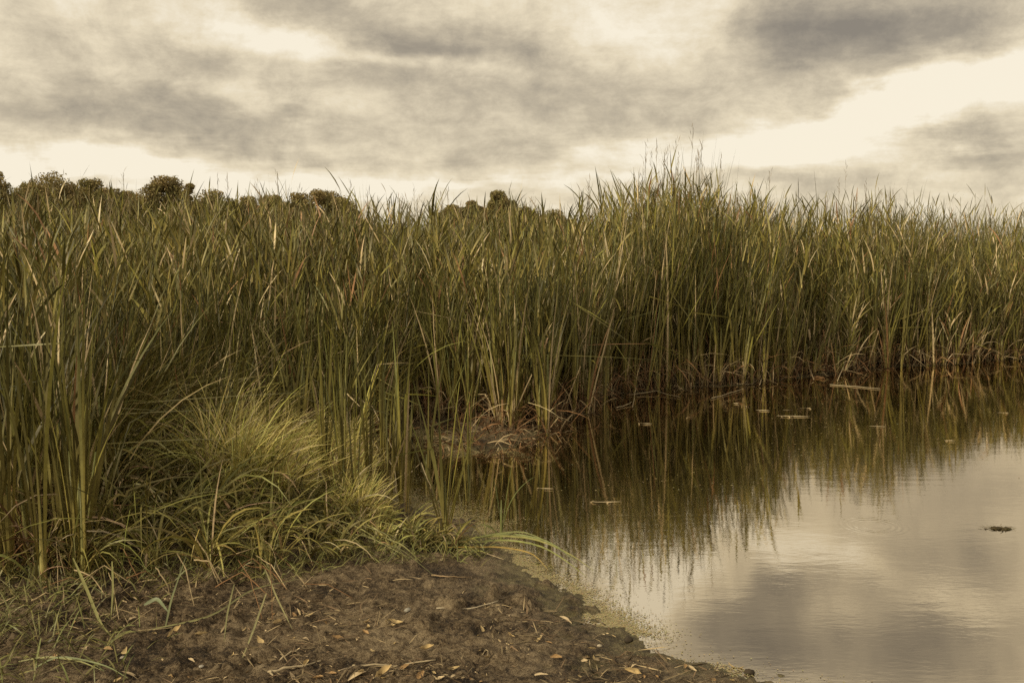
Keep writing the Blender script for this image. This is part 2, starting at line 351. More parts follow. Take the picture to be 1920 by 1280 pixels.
def cattail_params(r, h, n, spread=1.0, lean=(0, 0)):
    """leaf parameters for one cattail plant standing at the origin"""
    az = r.random(n) * 2 * math.pi; Ln = h * (1.05 - .42 * r.random(n) ** 1.4); Ln[0] = h * 1.04
    th0 = np.abs(r.normal(0, .05, n)) * spread + .015; bend = np.abs(r.normal(.14, .16, n)) * spread
    kt = np.where(r.random(n) < .09, .4 + .4 * r.random(n), 9.); ka = .4 + 1.4 * r.random(n)
    w = .010 + .008 * r.random(n); roll = r.normal(0, .7, n)
    P = np.stack([np.sin(az) * .010, np.cos(az) * .010, np.zeros(n)], 1)
    return dict(P=P, az=az, th0=th0, Ln=Ln, bend=bend, w=w, kt=kt, ka=ka, roll=roll)
def leaf_cols(r, n, dead=.12):
    c0 = np.array(G0) * (.75 + .6 * r.random((n, 1))); c1 = np.where(r.random((n, 1)) < .5, np.array(G1), np.array(G2)) * (.35 + 1.2 * r.random((n, 1)) ** 1.5) * np.where(r.random((n, 1)) < .10, 1.9, 1.0)
    d = r.random(n) < dead; s = np.where(r.random((n, 1)) < .7, np.array(STRAW), np.array(RUST)) * (.7 + .5 * r.random((n, 1)))
    return np.where(d[:, None], s, c0), np.where(d[:, None], s, c1)

# --- the mass of the bed: too many to count, one object; the nearest plants are objects of their own
def scatter(n, y0, y1, margin=1.25):
    y = np.sqrt(rng.random(n) * (y1 ** 2 - y0 ** 2) + y0 ** 2); x = (rng.random(n) * 2 - 1) * y * .5206 * margin
    return x, y
cand = []
for (n, y0, y1) in ((3900, 4.4, 9.5), (6500, 9.5, 15), (4200, 15, 22), (3600, 22, 40)):
    x, y = scatter(n, y0, y1); k = in_bed(x, y)
    gap = (fbm(x, y, 1.3, 2) > -.30) | ((y > 9) & (np.abs(sdist(x, y)) < .6))
    cand.append(np.stack([x[k & gap], y[k & gap]], 1))
cand = np.concatenate(cand)
# nearest plants per column of view become individuals
px, py = pix(cand[:, 0], cand[:, 1], .03)
inview = (px > -20) & (px < 1940); order = np.argsort(cand[:, 1]); taken = np.zeros(len(cand), bool); cnt = {}
for i in order:
    if not inview[i]: continue
    b = int(px[i] // 40)
    lim = 6 if px[i] < 640 else 5
    if cnt.get(b, 0) < lim: cnt[b] = cnt.get(b, 0) + 1; taken[i] = True
near = cand[taken]; mass = cand[~taken]

bed = MB()
def emit_cattails(mb, XY, nl, S):
    n = len(XY); H = crown_h(XY[:, 0], XY[:, 1]) * (.58 + .42 * rng.random(n) ** .6)
    tall = rng.random(n) < .07; H = np.where(tall, H * (1.05 + .16 * rng.random(n)), H)
    Z = zland(XY[:, 0], XY[:, 1]); Z = np.maximum(Z, -.05)
    tone = 1 + .5 * fbm(XY[:, 0], XY[:, 1], .8, 3)
    lean = rng.normal(0, .045, n); laz = rng.random(n) * 6.28
    for j in range(nl):
        az = rng.random(n) * 2 * math.pi; az = np.where(rng.random(n) < .25, math.pi / 2 + rng.normal(0, .6, n), az)
        r = rng
        Ln = H * (1.05 - .45 * r.random(n) ** 1.3) if j else H * 1.03
        c0, c1 = leaf_cols(r, n, .06 if j < nl - 1 else .35)
        c0 = c0 * tone[:, None]; c1 = c1 * tone[:, None]
        P = np.stack([XY[:, 0] + r.normal(0, .016, n), XY[:, 1] + r.normal(0, .016, n), Z], 1)
        blades(mb, P, az, np.abs(r.normal(0, .075, n)) + np.where(r.random(n) < .2, .35 * r.random(n), 0) + .01 + np.abs(lean), Ln, np.abs(r.normal(.08, .13, n)), .009 + .008 * r.random(n), c0, c1, S,
               np.where(r.random(n) < .17 * (XY[:, 1] > 7), .4 + .45 * r.random(n), 9.), .5 + 1.8 * r.random(n), r.normal(0, .8, n))
m1 = mass[mass[:, 1] < 16]; m2 = mass[(mass[:, 1] >= 16)]
leafy1 = rng.random(len(m1)) < .42
emit_cattails(bed, m1[~leafy1], 11, 7); emit_cattails(bed, m2, 5, 5)
def emit_leafy(mb, XY, extra=1.0):               # common reed: a thin culm with short drooping leaves up its length
    n = len(XY); H = crown_h(XY[:, 0], XY[:, 1]) * (.82 + .25 * rng.random(n)) * extra; Z = np.maximum(zland(XY[:, 0], XY[:, 1]), -.05)
    az = rng.random(n) * 6.283; th = np.abs(rng.normal(0, .06, n)); bend = np.abs(rng.normal(.12, .1, n))
    P = np.stack([XY[:, 0], XY[:, 1], Z], 1); tone = (1 + .5 * fbm(XY[:, 0], XY[:, 1], .8, 3))[:, None]
    cs = vary((.20, .19, .08), n) * tone
    blades(mb, P, az, th, H, bend, .006, cs, cs * .8, 6, None, None, rng.normal(0, .5, n), prof='stem')
    for j in range(11):
        f_ = (.22 + .78 * (j + rng.random(n)) / 11); tt = f_ ** 1
        r = H * f_ * (np.sin(th + bend * .45 * f_)); z = H * f_ * np.cos(th + bend * .45 * f_)
        Pj = P + np.stack([np.sin(az) * r, np.cos(az) * r, z], 1)
        c0, c1 = leaf_cols(rng, n, .08 if j > 2 else .6)
        blades(mb, Pj, rng.random(n) * 6.283, .12 + .42 * rng.random(n), .20 + .26 * rng.random(n), .1 + .7 * rng.random(n) ** 2, .010 + .010 * rng.random(n), c0 * tone * .95, c1 * 1.12 * tone, 4, roll=rng.normal(0, .6, n), bp=1.1)
emit_leafy(bed, m1[leafy1])
xy = rng.random((2600, 2)) * [4.2, 5.0] + [-3.6, 4.6]; q1, q2 = pix(xy[:, 0], xy[:, 1], .05)
ok = (q1 > 230) & (q1 < 770) & (q2 > 800) & (q2 < 860 + (q1 - 230) * .19) & (rng.random(2600) < .22) & (sdist(xy[:, 0], xy[:, 1]) > -.12)
emit_cattails(bed, xy[ok][::2], 7, 7)
k = rng.random(len(mass)) < .25; far = mass[k & (mass[:, 1] > 9)]; emit_leafy(bed, far + rng.normal(0, .1, far.shape))
# sparse tall tips above the bed: thin emergent leaves and culms
def tips(n, pxs, yr, extra):
    x0 = np.array(pxs) if not np.isscalar(pxs) else rng.random(n) * 2300 - 200
    y = yr[0] + rng.random(n) * (yr[1] - yr[0]); x = (x0 - CX) / F * y
    k = in_bed(x, y); x, y = x[k], y[k]; n = len(x)
    H = crown_h(x, y) * (1.0 + extra * rng.random(n) ** 1.7); P = np.stack([x, y, zland(x, y)], 1)
    c0, c1 = leaf_cols(rng, n, .1)
    q_ = rng.random(n) < .3; m_ = int(q_.sum())
    for j in range(7):
        Pq = P[q_] + np.stack([rng.normal(0, .015, m_), rng.normal(0, .015, m_), H[q_] * (.90 + .015 * j)], 1)
        blades(bed, Pq, rng.random(m_) * 6.28, .15 + .4 * rng.random(m_), .06 + .05 * rng.random(m_), .3, .006, (.16, .11, .06), (.20, .15, .08), 2)
    blades(bed, P[q_], 0., .0, H[q_] * .99, .0, .005, (.2, .18, .07), (.18, .14, .06), 4, prof='stem')
    P = P[~q_]; H = H[~q_]; c0 = c0[~q_]; c1 = c1[~q_]; n = len(P)
    blades(bed, P, np.where(rng.random(n) < .7, math.pi / 2 + rng.normal(0, .5, n), -1.57), np.abs(rng.normal(.03, .07, n)), H, np.abs(rng.normal(.05, .07, n)), .009 + .006 * rng.random(n), c0, c1, 9, roll=rng.normal(0, .6, n), bp=2)
tips(1300, 0, (9, 17), .24)
tips(150, list(1265 + rng.normal(0, 48, 150)), (11.3, 14), .34); tips(80, list(1650 + rng.normal(0, 32, 80)), (13, 15.5), .30)
tips(60, list(740 + rng.normal(0, 80, 60)), (10, 15), .26)
reed_bed = bed.build('reed_bed', M_leaf)
tag(reed_bed, 'dense green cattail and reed bed filling the bank behind the front plants', 'reeds', kind='stuff')

# --- dead thatch in the feet of the reeds (uncountable)
th = MB()
fr = mass[(mass[:, 1] < 16)]; d = sdist(fr[:, 0], fr[:, 1]); fr = fr[(d < 2.2)]
fr = np.repeat(np.concatenate([fr, near]), 9, axis=0) + rng.normal(0, .14, (9 * (len(fr) + len(near)), 2)); fr = fr[in_bed(fr[:, 0], fr[:, 1])]
n = len(fr); c = np.where(rng.random((n, 1)) < .45, np.array(STRAW) * .8, np.array(RUST)) * (.25 + .75 * rng.random((n, 1)) ** 2)
pz = zland(fr[:, 0], fr[:, 1])
blades(th, np.stack([fr[:, 0], fr[:, 1], pz], 1), rng.random(n) * 6.283, .1 + .5 * rng.random(n) ** 2, .15 + .5 * rng.random(n), rng.random(n) * 2.4, .006 + .007 * rng.random(n), c, c * 1.15, 5,
       np.where(rng.random(n) < .4, .4, 9.), 1.5, rng.normal(0, .8, n), zmin=np.maximum(pz, 0) + .004)
x = rng.random(9000) * 6 - 1.2; y = 6.5 + rng.random(9000) * 8; px, py = pix(x, y, .02); d = sdist(x, y)
kk = (d > -.12) & (d < .7) & (py > 655) & (py < 850) & (px > 640) & (px < 2000) & (rng.random(9000) < np.where((px > 850) & (px < 1060), 1., .55)); x, y = x[kk], y[kk]; n = len(x); pz = np.maximum(zland(x, y), .002)
x = np.repeat(x, 3) + rng.normal(0, .05, 3 * n); y = np.repeat(y, 3) + rng.normal(0, .05, 3 * n); pz = np.repeat(pz, 3); n *= 3
c = np.where(rng.random((n, 1)) < .35, np.array(STRAW) * .8, np.array(RUST)) * (.2 + .8 * rng.random((n, 1)) ** 2)
blades(th, np.stack([x, y, pz], 1), rng.random(n) * 6.283, .5 + 1.0 * rng.random(n), .06 + .30 * rng.random(n) ** 2, rng.random(n) * 1.5, .004 + .007 * rng.random(n), c, c * 1.1, 4, np.where(rng.random(n) < .3, .5, 9.), 1.2, rng.normal(0, .8, n), zmin=pz + .004)
kk = (sdist(fr[:, 0], fr[:, 1]) < .45) & (fr[:, 1] > 7) & (rng.random(len(fr)) < .22); q_ = fr[kk]; n = len(q_); pz = np.maximum(zland(q_[:, 0], q_[:, 1]), -.02)
c = np.where(rng.random((n, 1)) < .5, np.array(STRAW), np.array((.42, .26, .13))) * (.6 + .6 * rng.random((n, 1)))
blades(th, np.stack([q_[:, 0], q_[:, 1], pz], 1), rng.random(n) * 6.283, .02 + .45 * rng.random(n) ** 2, .12 + .45 * rng.random(n), .1, .008 + .008 * rng.random(n), c, c * .7, 4, prof='stem', cp=1.0)
tag(th.build('dead_thatch', M_dry), 'rusty brown dead leaf thatch in the feet of the reeds', 'dead grass', kind='stuff')

# --- individual cattail plants
def stem_mesh(mb, h, r0, c0=(.27, .25, .10), c1=(.13, .14, .045), rr=None):
    tube(mb, [(0, 0, -.06), (0, 0, h * .1), (0, .002, h * .28), (0, 0, h * .5)], [r0, r0 * .95, r0 * .7, r0 * .25], c0, 6, c1)
protos = []
for v in range(16):
    r = np.random.default_rng(100 + v); h = 1.0 * 1.95; n = int(r.integers(7, 11)); p = cattail_params(r, h, n, .8 + .5 * r.random())
    dead = r.random() < .4; c0, c1 = leaf_cols(r, n, .28 if dead else .03)
    s = MB(); straw = r.random() < .5
    stem_mesh(s, h, .013 + .006 * r.random(), (.50, .37, .17) if straw else (.38, .33, .12)); f_ = MB()
    blades(f_, p['P'], p['az'], p['th0'], p['Ln'], p['bend'], p['w'], c0, c1, 9, p['kt'], p['ka'], p['roll'])
    nd = int(r.integers(2, 5)); cd_ = np.array(STRAW if straw else RUST) * (.7 + .5 * r.random((nd, 1)))
    blades(f_, np.zeros((nd, 3)), r.random(nd) * 6.28, .05 + .25 * r.random(nd), .3 + .5 * r.random(nd), .2 + 1.2 * r.random(nd), .010, cd_, cd_, 6, np.full(nd, .5), r.random(nd) * 1.8, r.normal(0, .6, nd))
    protos.append((s.mesh('stem'), f_.mesh('foliage'), dead, straw))
PLACES = [(150, 'at far left of bank'), (300, 'behind dark grass at left'), (450, 'behind bright tussock, left side'), (600, 'behind bright tussock, right side'),
          (720, 'beside the small inlet'), (850, 'at back of small inlet'), (950, 'left of the muddy point'), (1050, 'on the muddy point'),
          (1150, 'just right of muddy point'), (1260, 'behind slanting dead waterline stems'), (1360, 'at middle of far waterline'),
          (1470, 'behind crossed sticks at waterline'), (1580, 'under dark hollow, far reeds'), (1700, 'right of the dark hollow'), (1810, 'on low right far bank'), (1e9, 'at right end, far waterline')]
made = {}
for i, (x, y) in enumerate(near):
    v = i % 16; sm, fm, dead, straw = protos[v]
    h = float(crown_h(np.array([x]), np.array([y]))[0]) * (.62 + .40 * rng.random()); z = max(float(zland(np.array([x]), np.array([y]))[0]), -.05)
    k = h / 1.95
    root = empty('cattail', (x, y, z)); lean = rng.normal(.0, .07); root.rotation_euler = (rng.normal(0, .05), lean, rng.random() * 6.28) ; root.rotation_mode = 'XYZ'
    # z-rotation first, then the lean towards left or right of the view
    root.rotation_euler = (Matrix.Rotation(lean, 3, 'Y') @ Matrix.Rotation(rng.normal(0, .05), 3, 'X') @ Matrix.Rotation(rng.random() * 6.28, 3, 'Z')).to_euler()
    kk = .85 + .3 * rng.random(); root.scale = (kk, kk, k)
    ppx = float(pix(x, y, .03)[0]); pl = next(p for p in PLACES if ppx < p[0])
    size = 'tall' if k > .98 else ('short' if k < .82 else 'medium'); ln = ' leaning right' if lean > .05 else (' leaning left' if lean < -.05 else ' upright')
    st_ = (' with dead leaves' if dead else '') + (' and straw foot' if straw and dead else (' with straw foot' if straw else ''))
    tag(root, f'{size}{ln} cattail{st_} {pl[1]}', 'cattail', 'cattails ' + pl[1])
    for nm, me in (('stem', sm), ('foliage', fm)):
        o = bpy.data.objects.new(nm, me); col.objects.link(o); o.parent = root
        if not me.materials: me.materials.append(M_leaf)

# --- the cattails that stand out singly at the water: each leaf its own part
HERO = [  # foot px,py | top row | leaves | spread | label
 (835, 1012, 600, 13, 1.5, 'largest green cattail fan standing at the shore in front of the inlet'),
 (878, 938, 620, 10, .9, 'thick stemmed cattail rising from the water right of the biggest fan'),
 (752, 944, 600, 10, .7, 'tall yellow footed cattail in the shallow inlet left of the biggest fan'),
 (692, 935, 620, 8, .8, 'rusty stemmed cattail at the left shore of the inlet'),
 (645, 945, 640, 9, .8, 'cattail with pale foot where the bright grass meets the inlet'),
 (612, 930, 600, 8, .7, 'upright cattail at the right edge of the bright grass tussock'),
 (1132, 768, 470, 7, 1.5, 'spreading cattail standing alone in the water beside the muddy point'),
 (1443, 716, 420, 8, .5, 'straight thick stemmed cattail at the waterline right of the crossed sticks'),
 (1338, 720, 440, 11, 1.1, 'bushy yellow footed cattail at the middle of the far waterline'),
 (1374, 714, 430, 8, .8, 'cattail with a bright yellow foot beside the bushy one on the far waterline'),
 (1233, 722, 440, 9, .9, 'pale green cattail at the feet of the slanting dead stems'),
 (1282, 722, 450, 10, .9, 'cattail with rusty reed feet left of the bushy one on the far waterline'),
 (1552, 697, 460, 8, 1.2, 'right leaning reddish cattail under the dark hollow of the far bank'),
 (1690, 690, 430, 7, .8, 'straight cattail with a yellow stem on the right far bank'),
 (1012, 772, 460, 9, .7, 'cattail with straw sheaths on the left of the muddy point'),
 (1068, 766, 460, 9, .7, 'cattail with straw sheaths at the tip of the muddy point'),
 (82, 1092, 470, 9, .6, 'stout yellow green cattail stem second from the left edge'),
 (158, 1085, 440, 10, .55, 'tall straight cattail clump at the right end of the left front row'),
 (118, 1060, 500, 8, .9, 'leafy cattail between the two stout ones at the left edge'),
 (716, 900, 640, 6, .6, 'slender green cattail at the back of the inlet, left of the yellow footed one'),
 (800, 905, 650, 6, .7, 'slender cattail in the inlet between the yellow footed one and the biggest fan'),
 (668, 965, 720, 6, .8, 'short green cattail at the right foot of the bright grass by the inlet'),
 (20, 1075, 440, 9, 1.1, 'leaning cattail cut by the left edge of the bank'),
]
for q, (bx, by, ty, nl, spr, lab) in enumerate(HERO):
    r = np.random.default_rng(500 + q); p0 = at(bx, by); z0 = float(zland(np.array([p0[0]]), np.array([p0[1]]))[0]); z0 = max(z0, -.10)
    h = CAMH + (HY - ty) / F * p0[1] - z0
    root = empty('cattail', (p0[0], p0[1], z0)); tag(root, lab, 'cattail')
    s = MB(); rd = 'rusty' in lab or 'reddish' in lab; yl = 'yellow' in lab or 'pale' in lab
    cc = (.34, .20, .09) if rd else ((.46, .39, .14) if yl else (.30, .27, .09))
    stem_mesh(s, h * .55, .017 if 'thick' in lab or 'stout' in lab or q == 0 else .013, cc, (.12, .12, .04)); s.build('stem', M_leaf, root)
    p = cattail_params(r, h, nl, spr); c0, c1 = leaf_cols(r, nl, .0); c0 = c0 * .8
    p['kt'] = np.where(r.random(nl) < .1, .7, 9.)
    if q == 0: p['th0'] = np.linspace(.02, .26, nl); p['az'] = np.where(np.arange(nl) % 2, 1.57, -1.57) + r.normal(0, .5, nl); p['bend'] = .05 + .12 * r.random(nl); p['Ln'] *= np.linspace(1, .62, nl)
    for j in range(nl):
        mb = MB(); blades(mb, p['P'][j:j+1], p['az'][j], p['th0'][j], p['Ln'][j], p['bend'][j], p['w'][j] * .85, c0[j:j+1], c1[j:j+1] * 1.1, 12, p['kt'][j], p['ka'][j], p['roll'][j])
        mb.build('leaf', M_leaf, root)
# single leaning shoot at the water's edge
p0 = at(940, 1012); root = empty('cattail_shoot', (p0[0], p0[1], p0[2] - .03)); tag(root, 'young single cattail shoot leaning right over the water edge', 'cattail')
s = MB(); stem_mesh(s, .5, .010, (.20, .21, .08)); s.build('stem', M_leaf, root)
for (L_, b_, az_, w_2, th_) in ((.72, .25, 1.5, .013, .10), (.42, 1.0, 1.7, .008, .1), (.35, .2, -1.4, .008, .05), (.16, 1.3, -1.5, .01, .5)):
    mb = MB(); blades(mb, [(0, 0, .03)], az_, th_, L_, b_, w_2, (.19, .2, .07), (.12, .14, .05), 12, roll=.3); mb.build('leaf', M_leaf, root)

# ---------------------------------------------------------------- grasses (nobody could count them)
def region(n, x0, x1, y0, y1, test):
    x = x0 + rng.random(n) * (x1 - x0); y = y0 + rng.random(n) * (y1 - y0); px, py = pix(x, y, .05); k = test(px, py, x, y) & (sdist(x, y) > -.05); return x[k], y[k]
MUD_X = [-900, 0, 120, 240, 400, 560, 650, 760, 850, 905, 930]; MUD_Y = [1180, 1165, 1130, 1090, 1085, 1075, 1045, 1035, 1030, 1035, 900]
REED = lambda px: np.interp(px, RL_X, RL_Y)
GUP = lambda px: np.interp(px, [0, 600, 640, 700, 830, 900], [0, 0, 915, 960, 1012, 1025])
def tufts(mb, x, y, per, hs, c0, c1, w0, w1, lean_az, spread, bend0, bend1, dead):
    m = len(x); z = zland(x, y); taz = lean_az + rng.normal(0, 1.0, m); tl = np.abs(rng.normal(.16, .16, m)); tone = 1 + .5 * rng.normal(0, .35, m) + .5 * fbm(x, y, 3, 2)
    rep = lambda v: np.repeat(v, per); n = m * per
    az0 = rng.random(n) * 6.283; k = spread * (.15 + rng.random(n)); vx = np.sin(az0) * k + np.sin(rep(taz)) * rep(tl); vy = np.cos(az0) * k + np.cos(rep(taz)) * rep(tl)
    az = np.arctan2(vx, vy); t0 = np.hypot(vx, vy)
    X_ = rep(x) + rng.normal(0, .018, n); Y_ = rep(y) + rng.normal(0, .018, n); tn = np.clip(rep(tone), .4, 1.8)[:, None] * (.6 + .8 * rng.random((n, 1)))
    a0 = vary(c0, n, .2) * tn; a1 = vary(c1, n, .2) * tn; dd = rng.random(n) < dead; a0[dd] = vary(STRAW, dd.sum()) * .8; a1[dd] = a0[dd]
    blades(mb, np.stack([X_, Y_, rep(z)], 1), az, t0, rep(hs) * (.45 + .75 * rng.random(n)), bend0 + bend1 * rng.random(n), w0 + w1 * rng.random(n) ** 1.6, a0, a1, 7, np.where(rng.random(n) < .12, .3 + .5 * rng.random(n), 9.), .8 + rng.random(n),
           rng.normal(0, .4, n), bp=1.25, zmin=rep(z) + .008)
gr = MB()
x, y = region(2600, -5.5, .3, 4.2, 8.5, lambda px, py, x, y: (py > REED(px) - 30) & (py > GUP(px)) & ((((px - 500) / 165) ** 2 + ((py - 915) / 50) ** 2 > 1) | (rng.random(len(px)) < .12)) & (py < np.interp(px, MUD_X, MUD_Y)) & (px < 900) & (px > -500))
px, py = pix(x, y, .05)
hs = np.interp(px, [-400, 200, 330, 600, 700, 900], [.66, .62, .52, .30, .22, .14]) * np.interp(py, [800, 950, 1020, 1100], [1.1, 1.0, 1.0, .7]) * (.5 + 1.1 * rng.random(len(x)))
tufts(gr, x, y, 15, hs, (.22, .18, .06), (.165, .150, .042), .004, .009, 1.9, .42, .7, 1.7, .08)
x, y = region(1300, -5.5, .2, 5.2, 10.5, lambda px, py, x, y: (py < REED(px) + 20) & (px < 760) & (px > -300) & (fbm(x, y, 1.1, 2) > -.12))
tufts(gr, x, y, 13, .45 + .7 * rng.random(len(x)), (.28, .23, .075), (.21, .18, .050), .005, .008, 1.7, .14, .3, 1.3, .06)
tag(gr.build('grass', M_leaf), 'dark green arching grass covering the left bank', 'grass', kind='stuff')
# the bright fine grass
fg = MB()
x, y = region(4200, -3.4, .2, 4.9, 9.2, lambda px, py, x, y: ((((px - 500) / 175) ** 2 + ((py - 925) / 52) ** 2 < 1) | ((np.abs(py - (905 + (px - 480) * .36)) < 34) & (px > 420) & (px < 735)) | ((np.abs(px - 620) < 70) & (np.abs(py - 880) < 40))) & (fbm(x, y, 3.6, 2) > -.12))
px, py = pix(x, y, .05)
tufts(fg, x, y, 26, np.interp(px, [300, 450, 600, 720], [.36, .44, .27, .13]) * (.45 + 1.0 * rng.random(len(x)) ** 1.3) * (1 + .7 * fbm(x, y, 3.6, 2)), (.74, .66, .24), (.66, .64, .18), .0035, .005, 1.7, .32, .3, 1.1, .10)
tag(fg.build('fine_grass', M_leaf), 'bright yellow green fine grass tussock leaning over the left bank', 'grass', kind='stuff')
# low sprigs on the mud at the left edge, and at the edge of the bare mud
lg = MB()
x, y = region(9000, -3.4, 0., 3.2, 5.2, lambda px, py, x, y: ((px < 330) & (py > 1080) & (rng.random(len(px)) < np.interp(px, [0, 330], [.8, 0]))) | ((np.abs(py - np.interp(px, MUD_X, MUD_Y)) < 22) & (px < 930)))
n = len(x); z = zland(x, y)
blades(lg, np.stack([x, y, z], 1), rng.random(n) * 6.28, .3 + .8 * rng.random(n), .05 + .12 * rng.random(n), .3 + 1.2 * rng.random(n), .003 + .003 * rng.random(n), vary((.17, .155, .06), n), vary((.17, .165, .055), n), 4, roll=rng.normal(0, .6, n), zmin=z + .005)
tag(lg.build('short_grass', M_leaf), 'short dull green grass sprouting from the mud at the left', 'grass', kind='stuff')
# straw litter under the grass edge (uncountable) 
sl = MB()
x, y = region(6500, -3.4, .3, 3.3, 5.8, lambda px, py, x, y: (np.abs(py - (np.interp(px, MUD_X, MUD_Y) - 12)) < 75) & (px < 760) & (rng.random(len(px)) < np.interp(px, [0, 550, 760], [1, .8, .15])))
x3, y3 = region(13000, -2.6, 1.4, 2.8, 4.6, lambda px, py, x, y: (py > 1100) & (sdist(x, y) > .05) & (rng.random(len(px)) < np.clip(.25 + 2 * fbm(x, y, 3, 2), .03, 1))); x = np.concatenate([x, x3]); y = np.concatenate([y, y3])
n = len(x); z = terrain(x, y); c = np.where(rng.random((n, 1)) < .45, np.array(STRAW) * .75, np.array((.20, .135, .08))) * (.3 + .9 * rng.random((n, 1)) ** 1.5)
blades(sl, np.stack([x, y, z + .004], 1), rng.random(n) * 6.28, 1.1 + .5 * rng.random(n), .015 + .13 * rng.random(n) ** 3, 1.2 * rng.random(n) ** 2, .002 + .005 * rng.random(n) ** 2, c, c, 3, zmin=z + .003, roll=rng.normal(0, .5, n))
tag(sl.build('straw_litter', M_dry), 'pale and rusty straw litter strewn along the grass edge', 'litter', kind='stuff')

# bent single blades hanging over the mud: things one can point at
def curve_leaf(name, pts, w, c, label, cat, group=None, mat=None, lifts=None):
    P = np.array([at(a, b, 0.) for a, b in pts]); P[:, 2] += np.array(lifts if lifts is not None else [.012] * len(pts))
    m = len(P); t = np.linspace(0, 1, 14); u = np.linspace(0, 1, m); S_ = np.stack([np.interp(t, u, P[:, k]) for k in range(3)], 1)
    for _ in range(2): S_[1:-1] = (S_[:-2] + 2 * S_[1:-1] + S_[2:]) / 4
    o0 = S_[0].copy(); S_ -= o0; tan = np.gradient(S_, axis=0); tan /= np.linalg.norm(tan, axis=1, keepdims=True) + 1e-9
    side = np.cross(tan, np.array([.2, -.75, .65])); side /= np.linalg.norm(side, axis=1, keepdims=True) + 1e-9; up = np.cross(side, tan)
    wp = (np.minimum(1, (1 - t) * 2.2) ** .8 * np.minimum(1, .4 + t * 3) * w * .32 + .0006)[:, None]
    V = np.stack([S_ - side * wp, S_ - up * wp * .3, S_ + side * wp], 1).reshape(-1, 3); q = []
    for i in range(13):
        for j in range(2): q.append((i * 3 + j, i * 3 + j + 1, i * 3 + j + 4, i * 3 + j + 3))
    C = np.broadcast_to(np.array(c), V.shape) * (.85 + .3 * rng.random((len(V), 1)))
    o = link(name, mesh_np(name, V, np.array(q), C), mat or M_leaf); o.location = o0; return tag(o, label, cat, group)
GC = (.20, .19, .075)
for pts, w, c, lf, lab in [
  ([(140, 1112), (165, 1145), (188, 1185), (208, 1196)], .016, GC, [.16, .10, .03, .01], 'broad green blade bent down onto the mud at the left'),
  ([(212, 1100), (213, 1130), (208, 1165)], .011, GC, [.14, .08, .01], 'short upright green blade bent down beside the broad one'),
  ([(285, 1190), (400, 1170), (470, 1132), (560, 1105)], .009, (.22, .21, .09), [.012, .03, .06, .05], 'long grey green blade lying across the mud below the grass'),
  ([(498, 1105), (520, 1140), (548, 1182)], .009, (.24, .22, .10), [.10, .05, .01], 'thin pale blade drooping to the mud left of the bare patch'),
  ([(500, 1140), (475, 1190), (448, 1238)], .010, (.26, .24, .11), [.06, .02, .01], 'pale curved blade pointing down to the lower left of the mud'),
  ([(440, 1130), (426, 1165), (420, 1206)], .008, (.20, .19, .08), [.08, .03, .01], 'thin blade hanging straight down onto the mud'),
  ([(270, 1140), (295, 1136), (318, 1150)], .022, (.16, .18, .10), [.02, .04, .01], 'folded silver green leaf lying on dark mud'),
  ([(310, 1180), (322, 1148), (352, 1098)], .010, (.16, .17, .08), [.01, .06, .14], 'slender blade slanting up right from the mud'),
  ([(230, 965), (290, 952), (345, 966)], .012, (.30, .29, .13), [.32, .40, .30], 'pale arched blade in front of the dark grass'),
  ([(35, 1246), (90, 1243), (150, 1255), (190, 1264)], .009, (.22, .21, .08), [.02, .04, .03, .012], 'long yellow green blade lying at the lower left corner'),
  ([(50, 1268), (110, 1250), (200, 1262), (240, 1272)], .007, (.15, .17, .07), [.015, .05, .03, .012], 'green blade lying under the yellow one in the lower left corner'),
  ([(78, 1226), (70, 1255), (62, 1278)], .008, (.20, .21, .08), [.06, .04, .01], 'upright blade crossing the lying ones in the lower left corner')]:
    curve_leaf('bent_blade', pts, w, c, lab, 'grass blade', 'bent blades over the mud', lifts=lf)
# the fallen cattail whose leaves reach into the water
p0 = at(790, 1033, .02); root = empty('fallen_cattail', tuple(p0)); tag(root, 'flattened cattail whose long leaves bow into the water at the shore', 'cattail')
for pts, w, c, lf in [([(800, 1034), (900, 1022), (1000, 1030), (1070, 1052), (1113, 1070)], .014, (.24, .23, .075), [.02, .06, .07, .04, .002]),
  ([(830, 1036), (930, 1026), (1010, 1040), (1060, 1062), (1100, 1082)], .013, (.21, .22, .07), [.02, .05, .06, .035, .002]),
  ([(850, 1034), (940, 1020), (1020, 1034), (1050, 1046), (1085, 1064)], .012, (.19, .21, .08), [.03, .07, .07, .05, .02]),
  ([(840, 1038), (940, 1040), (1000, 1050), (1030, 1072)], .010, (.32, .22, .06), [.02, .04, .04, .003]),
  ([(855, 1040), (900, 1044), (945, 1052)], .012, (.42, .33, .20), [.02, .03, .01]), ([(800, 1036), (900, 1026), (980, 1024), (1050, 1044)], .011, (.20, .21, .08), [.02, .06, .09, .05])]:
    o = curve_leaf('leaf', pts, w, c, None, None, lifts=lf); wl = o.location.copy(); o.parent = root; o.location = wl - root.location
# flat swathe of laid-over leaves along the grass foot
for k in range(34):
    a = 430 + rng.random() * 290; b = 925 + (a - 540) * .30 + rng.random() * 70; l = 60 + rng.random() * 90
    h0 = .10 * rng.random() + .03
    curve_leaf('bent_blade', [(a, b), (a + l * .5, b + l * .20), (a + l, b + l * (.26 + .15 * rng.random()))], .004 + .005 * rng.random(), np.array(GC) * (.4 + .9 * rng.random()), 'green cattail blade laid flat to the right across the grass foot', 'grass blade', 'laid over blades on the grass foot', lifts=[h0, h0 * .8 + .03, .015])

